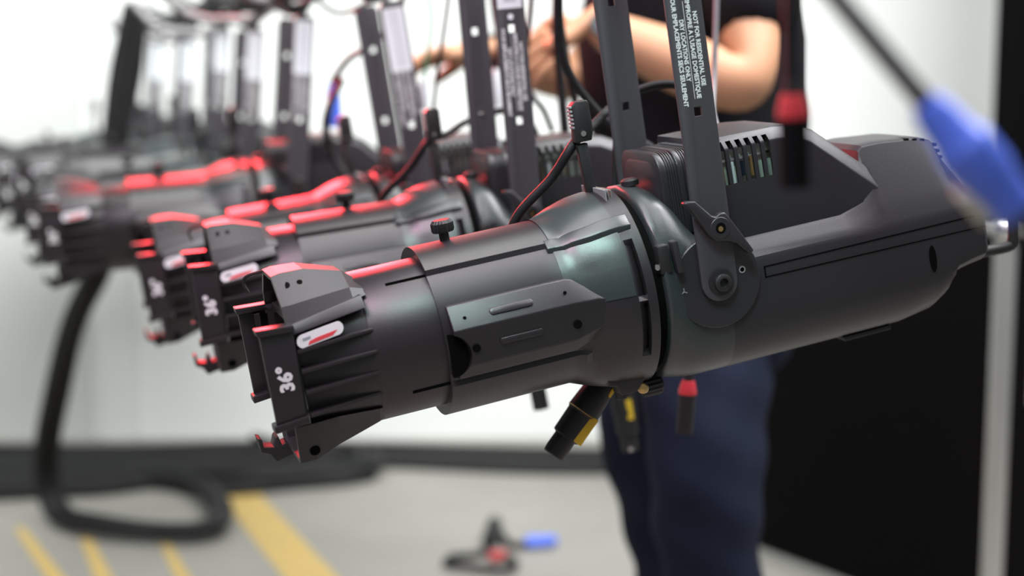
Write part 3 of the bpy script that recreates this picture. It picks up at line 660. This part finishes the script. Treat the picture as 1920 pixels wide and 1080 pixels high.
# ------------------------------------------------------------ connectors and loose cables
def frame_at(p, d, side=(0, -1, 0)):
    z = Vector(d).normalized(); y = Vector(side); y = (y - z * y.dot(z)).normalized(); x = y.cross(z)
    return Matrix.Translation(p) @ Matrix((x, y, z)).transposed().to_4x4()
def connector(name, p, d, prof, bodym, parts, cable_pts, cabr, lab, cat='connector', cmat=None, sc=1, side=(0, -1, 0)):
    e = empty(name, p); e.matrix_world = frame_at(Vector(p), d, side); inv = e.matrix_world.inverted()
    put('shell', lathe(bmesh.new(), [(t * sc, r * sc) for t, r in prof], (0, 0, 0), (0, 0, 1), 28), bodym, e, smooth=30)
    for nm, kind, arg, m in parts:
        bm = bmesh.new()
        if kind == 'ring': lathe(bm, [(t * sc, r * sc) for t, r in arg], (0, 0, 0), (0, 0, 1), 28)
        else: box(bm, Vector(arg[0]) * sc, tuple(a * sc for a in arg[1]))
        put(nm, bm, m, e, bev=.0008 * sc if kind != 'ring' else 0, smooth=30)
    if cable_pts:
        put('cable', tube(bmesh.new(), [inv @ Vector(q) for q in cable_pts], cabr, 10, 8), cmat or M['cable'], e)
    return tag(e, lab, cat)
TRUE1 = [(0, .002), (0, .0135), (.004, .0145), (.034, .0145), (.036, .0165), (.046, .0160), (.048, .014), (.066, .012), (.080, .0085), (.082, .002)]
TRUE1 = [(0, .010), (.001, .0115), (.008, .0120), (.022, .0118), (.024, .0152), (.052, .0158), (.054, .0172), (.078, .0160), (.098, .0110), (.104, .006), (.104, 0)]
p0, p1 = L1(0, -160, -30, -165), L1(0, -92, -30, -103)
connector('power_connector', p0, p1 - p0, [(0, 0)] + TRUE1, M['dark'], [('release_tab', 'box', ((-.0115, .0105, .040), (.010, .006, .032)), M['yellow']), ('tab_tip', 'box', ((-.0115, .008, .088), (.004, .004, .012)), M['yellow']), ('seam_ring', 'ring', [(.0535, .0166), (.0545, .0178), (.0555, .0166)], M['brass'])],
          [p1, p1 + Vector((.03, .02, .035)), L1(0, -40, -112, -40), L1(0, -20, -112, 60), L1(0, 10, -112, 200), L1(0, 20, -110, 330), L1(0, 30, -60, 372)], .005, 'black power connector with yellow tab hanging under the nearest spotlight')
p0 = at(1183, 845, 2.12); p1 = at(1168, 745, 2.12)
connector('power_connector', p0, p1 - p0, [(0, 0)] + TRUE1, M['dark'], [('release_tab', 'box', ((-.006, .0135, .060), (.008, .006, .028)), M['yellow']), ('tail_screw', 'box', ((0, .012, .006), (.006, .006, .006)), M['steel'])],
          [p1, at(1160, 700, 2.12), at(1140, 560, 2.14), at(1100, 300, 2.16), at(1060, 100, 2.14), at(1040, -60, 2.1)], .005, 'blurred black power connector with dull yellow tab in front of the jeans')
def xlr(p, d, cp_, lab, r=.005, sc=1):
    return connector('signal_connector', p, d, [(0, 0), (0, .0092), (.002, .0098), (.040, .0098), (.042, .0102), (.046, .0102), (.046, 0)], M['dark'],
        [('colour_ring', 'ring', [(.046, .0104), (.050, .0106), (.062, .0072), (.062, 0), (.046, 0)], M['redplastic']), ('cable_boot', 'ring', [(.061, .0060), (.075, .0050), (.075, 0), (.061, 0)], M['dark']), ('highlight_strip', 'box', ((.0, -.0096, .022), (.004, .001, .034)), M['dark'])], cp_, r, lab, sc=sc)
p0, p1 = at(1283, 812, 1.86), at(1292, 700, 1.86)
xlr(p0, p1 - p0, [p1, at(1294, 660, 1.87), at(1296, 500, 1.9), at(1240, 300, 1.9), at(1150, 240, 1.9), at(1060, 120, 1.88), at(1045, -50, 1.86)], 'red ringed black signal connector hanging under the nearest spotlight, before the jeans', sc=1.03)
p0, p1 = at(1492, 352, 1.0), at(1485, 150, 1.0)
xlr(p0, p1 - p0, [p1, at(1484, 80, 1.0), at(1484, -60, 1.0), at(1490, -700, 1.02)], 'out of focus red and black signal connector hanging in the foreground over the spotlight', sc=.94).children[-1].data.materials[0] = M['dull']
# foreground blue power connector
p0, p1 = at(1908, 398, .80), at(1738, 196, .80)
connector('power_connector', p0, p1 - p0, [(0, 0), (0, .0105), (.003, .0125), (.020, .0135), (.024, .0150), (.044, .0150), (.048, .0125), (.066, .0105), (.073, .0080), (.074, 0)], M['bluep'],
          [('locking_tab', 'box', ((-.012, -.004, .034), (.008, .009, .022)), M['bluep']), ('grey_latch', 'box', ((.0145, .002, .018), (.006, .008, .022)), mat('cream plastic', (.62, .62, .48), .5)), ('tail', 'ring', [(-.018, .0), (-.018, .0055), (0, .0055), (0, 0)], M['dark'])],
          [p1, at(1680, 128, .80), at(1572, 0, .80), at(1480, -110, .82), at(1400, -260, .86), at(1360, -700, .9)], .0052, 'large blurred blue power connector on a black cable in the right foreground')
# blue connector far back, left of the third yoke
p0, p1 = at(628, 238, 2.62), at(624, 155, 2.62)
connector('power_connector', p0, p1 - p0, [(0, 0), (0, .010), (.03, .0115), (.05, .011), (.07, .007), (.07, 0)], M['bluep'], [('locking_tab', 'box', ((.009, -.004, .03), (.006, .008, .02)), M['bluep'])],
          [p1, at(632, 140, 2.6), at(655, 110, 2.56), at(690, 88, 2.52), at(740, 40, 2.5), at(770, -60, 2.5)], .005, 'small blue power connector hanging left of the third spotlight\'s yoke')
p0, p1 = at(612, 222, 2.5), at(634, 300, 2.5)
tag(put('cable', tube(bmesh.new(), [at(640, 150, 2.55), at(616, 205, 2.5), at(612, 250, 2.5), at(632, 305, 2.5), at(668, 352, 2.48)], .006, 10), M['cable']), 'black cable running down from the small blue connector behind the third spotlight', 'cable')
# each unit's own power cable tied to its handle
for lab, pts in (('black cable tied to the nearest spotlight\'s upright handle, passing behind its barrel', [L1(0, -165, -62, 40), L1(0, -150, -40, 84), L1(0, -112, -22, 118), L1(0, -84, -12, 150), at(1115, 232, 1.69), at(1150, 198, 1.755), at(1200, 168, 1.77), at(1250, 158, 1.77), at(1290, 168, 1.76), at(1325, 205, 1.75), at(1340, 260, 1.75)]),
                 ('black cable tied to the handle of the second spotlight', [L1(1, -165, -62, 40), L1(1, -150, -40, 84), L1(1, -112, -22, 118), L1(1, -84, -12, 150), at(838, 252, 2.10), at(868, 232, 2.16), at(900, 219, 2.18), at(940, 208, 2.18), at(975, 212, 2.17), at(1000, 240, 2.16), at(1010, 275, 2.16)])):
    tag(put('cable', tube(bmesh.new(), pts, .0048, 10), M['cable']), lab, 'cable')
tag(put('cable', tube(bmesh.new(), [at(1046, -60, 2.3), at(1044, 60, 2.3), at(1052, 160, 2.3), at(1060, 250, 2.3), at(1066, 300, 2.32)], .0075, 10), M['cable']), 'straight black cable hanging between the second spotlight\'s yoke and the wristwatch', 'cable')
tag(put('cable', tube(bmesh.new(), [at(1000, -60, 2.25), at(994, 30, 2.25), at(985, 110, 2.25), at(992, 170, 2.25), at(1018, 205, 2.27), at(1035, 245, 2.3)], .004, 8), M['cable']), 'thin dark cable curving down beside the second spotlight\'s white sticker', 'cable')
tag(put('safety_cord', tube(bmesh.new(), [at(790, -60, 2.4), at(808, 20, 2.4), at(808, 60, 2.4), at(800, 110, 2.4), at(796, 170, 2.4)], .0022, 8), M['greenw']), 'thin green cord hanging between the third and second spotlights\' yokes', 'cord')
tag(put('safety_cord', tube(bmesh.new(), [at(845, -30, 2.3), at(832, 60, 2.3), at(820, 140, 2.3), at(812, 220, 2.3), at(815, 250, 2.3)], .0028, 8), M['cable']), 'thin dark cord hanging left of the second spotlight\'s far yoke arm', 'cord')
def cylinder_tag(px, py, px2, py2, Y, r, lab):
    bm = bmesh.new(); a, b_ = at(px, py, Y), at(px2, py2, Y); cyl(bm, a, b_, r, n=16); tag(put('cable_tag', bm, M['paper'], bev=.001), lab, 'tag')
cylinder_tag(797, 150, 792, 205, 2.4, .0085, 'white sleeve on the green cord')
cylinder_tag(935, 130, 930, 200, 2.5, .010, 'white sleeve held near the man\'s left hand')
tag(put('cable', tube(bmesh.new(), [at(930, 135, 2.5), at(934, 80, 2.5), at(925, 20, 2.5), at(915, -60, 2.5)], .004, 8), M['cable']), 'dark cable above the white sleeve near the man\'s hand', 'cable')
bm = bmesh.new(); lathe(bm, [(0, 0), (0, .0105), (.03, .0105), (.034, .009), (.034, 0)], at(1015, 766, 2.05), at(1000, 690, 2.05) - at(1015, 766, 2.05), 20); tube(bm, [at(1008, 728, 2.05), at(1003, 700, 2.05), at(996, 640, 2.045), L1(1, 10, 0, -101)], .005, 10)
tag(put('cable_end', bm, M['dark'], smooth=30), 'black cable end poking out below the nearest spotlight\'s barrel', 'cable end')
tag(put('cable', tube(bmesh.new(), [at(1345, -60, 1.95), at(1340, 120, 1.95), at(1336, 205, 1.92), at(1345, 245, 1.9), at(1350, 300, 1.9)], .0035, 8), M['cablegrey']), 'pale grey cable curving down behind the nearest spotlight\'s front yoke arm', 'cable')
# tangle of cables and clamps above the far units
rnd = random.Random(11)
for k, (x0, x1, y0, sag, Y, m, lab) in enumerate(((250, 470, 5, 60, 3.5, 'cablegrey', 'silver grey cable sagging above the far yokes, lowest of the tangle'), (300, 560, -20, 62, 3.2, 'cablegrey', 'silver grey cable sagging above the far yokes, nearer the fourth unit'), (200, 380, 30, 45, 3.9, 'cablegrey', 'grey cable sagging over the farthest yokes'), (330, 520, -10, 30, 3.3, 'cable', 'thin black cable sagging above the fifth and sixth yokes'), (440, 640, -45, 60, 3.0, 'cablegrey', 'grey cable drooping left of the blue connector at the top'), (560, 720, -60, 90, 2.75, 'cable', 'thin black cable drooping behind the third yoke'))):
    pts = [at(x0 + (x1 - x0) * t / 6, y0 + sag * (1 - ((t - 3) / 3) ** 2) + rnd.uniform(-6, 6), Y + rnd.uniform(-.04, .04)) for t in range(7)]
    tag(put('cable', tube(bmesh.new(), pts, .009 if m == 'cablegrey' else .004, 8), M[m]), lab, 'cable')
# small cable with blue and red ends on the floor
bm = bmesh.new(); e = empty('patch_cable', F_(900, 1040, 0)); iv = -Vector(e.location)
put('cable', tube(bm, [F_(1000, 1028, .012) + iv, F_(960, 1030, .012) + iv, F_(930, 1012, .03) + iv, F_(922, 1030, .04) + iv, F_(905, 1045, .012) + iv, F_(850, 1052, .012) + iv, F_(838, 1066, .012) + iv, F_(880, 1072, .012) + iv, F_(950, 1078, .012) + iv, F_(965, 1060, .012) + iv, F_(930, 1050, .014) + iv], .009, 8), M['cable'], e)
bm = bmesh.new(); cyl(bm, F_(985, 1030, .018) + iv, F_(1042, 1026, .018) + iv, .016, .013, 18); put('blue_end', bm, M['bluep'], e, bev=.002)
bm = bmesh.new(); cyl(bm, F_(918, 1056, .016) + iv, F_(950, 1052, .016) + iv, .014, .010, 18); put('red_end', bm, M['redplastic'], e, bev=.002)
bm = bmesh.new(); cyl(bm, F_(918, 1030, .02) + iv, F_(928, 1012, .045) + iv, .020, .020, 18); put('black_end', bm, M['dark'], e, bev=.002)
tag(e, 'short black cable with a blue and a red end lying coiled on the concrete floor', 'cable')
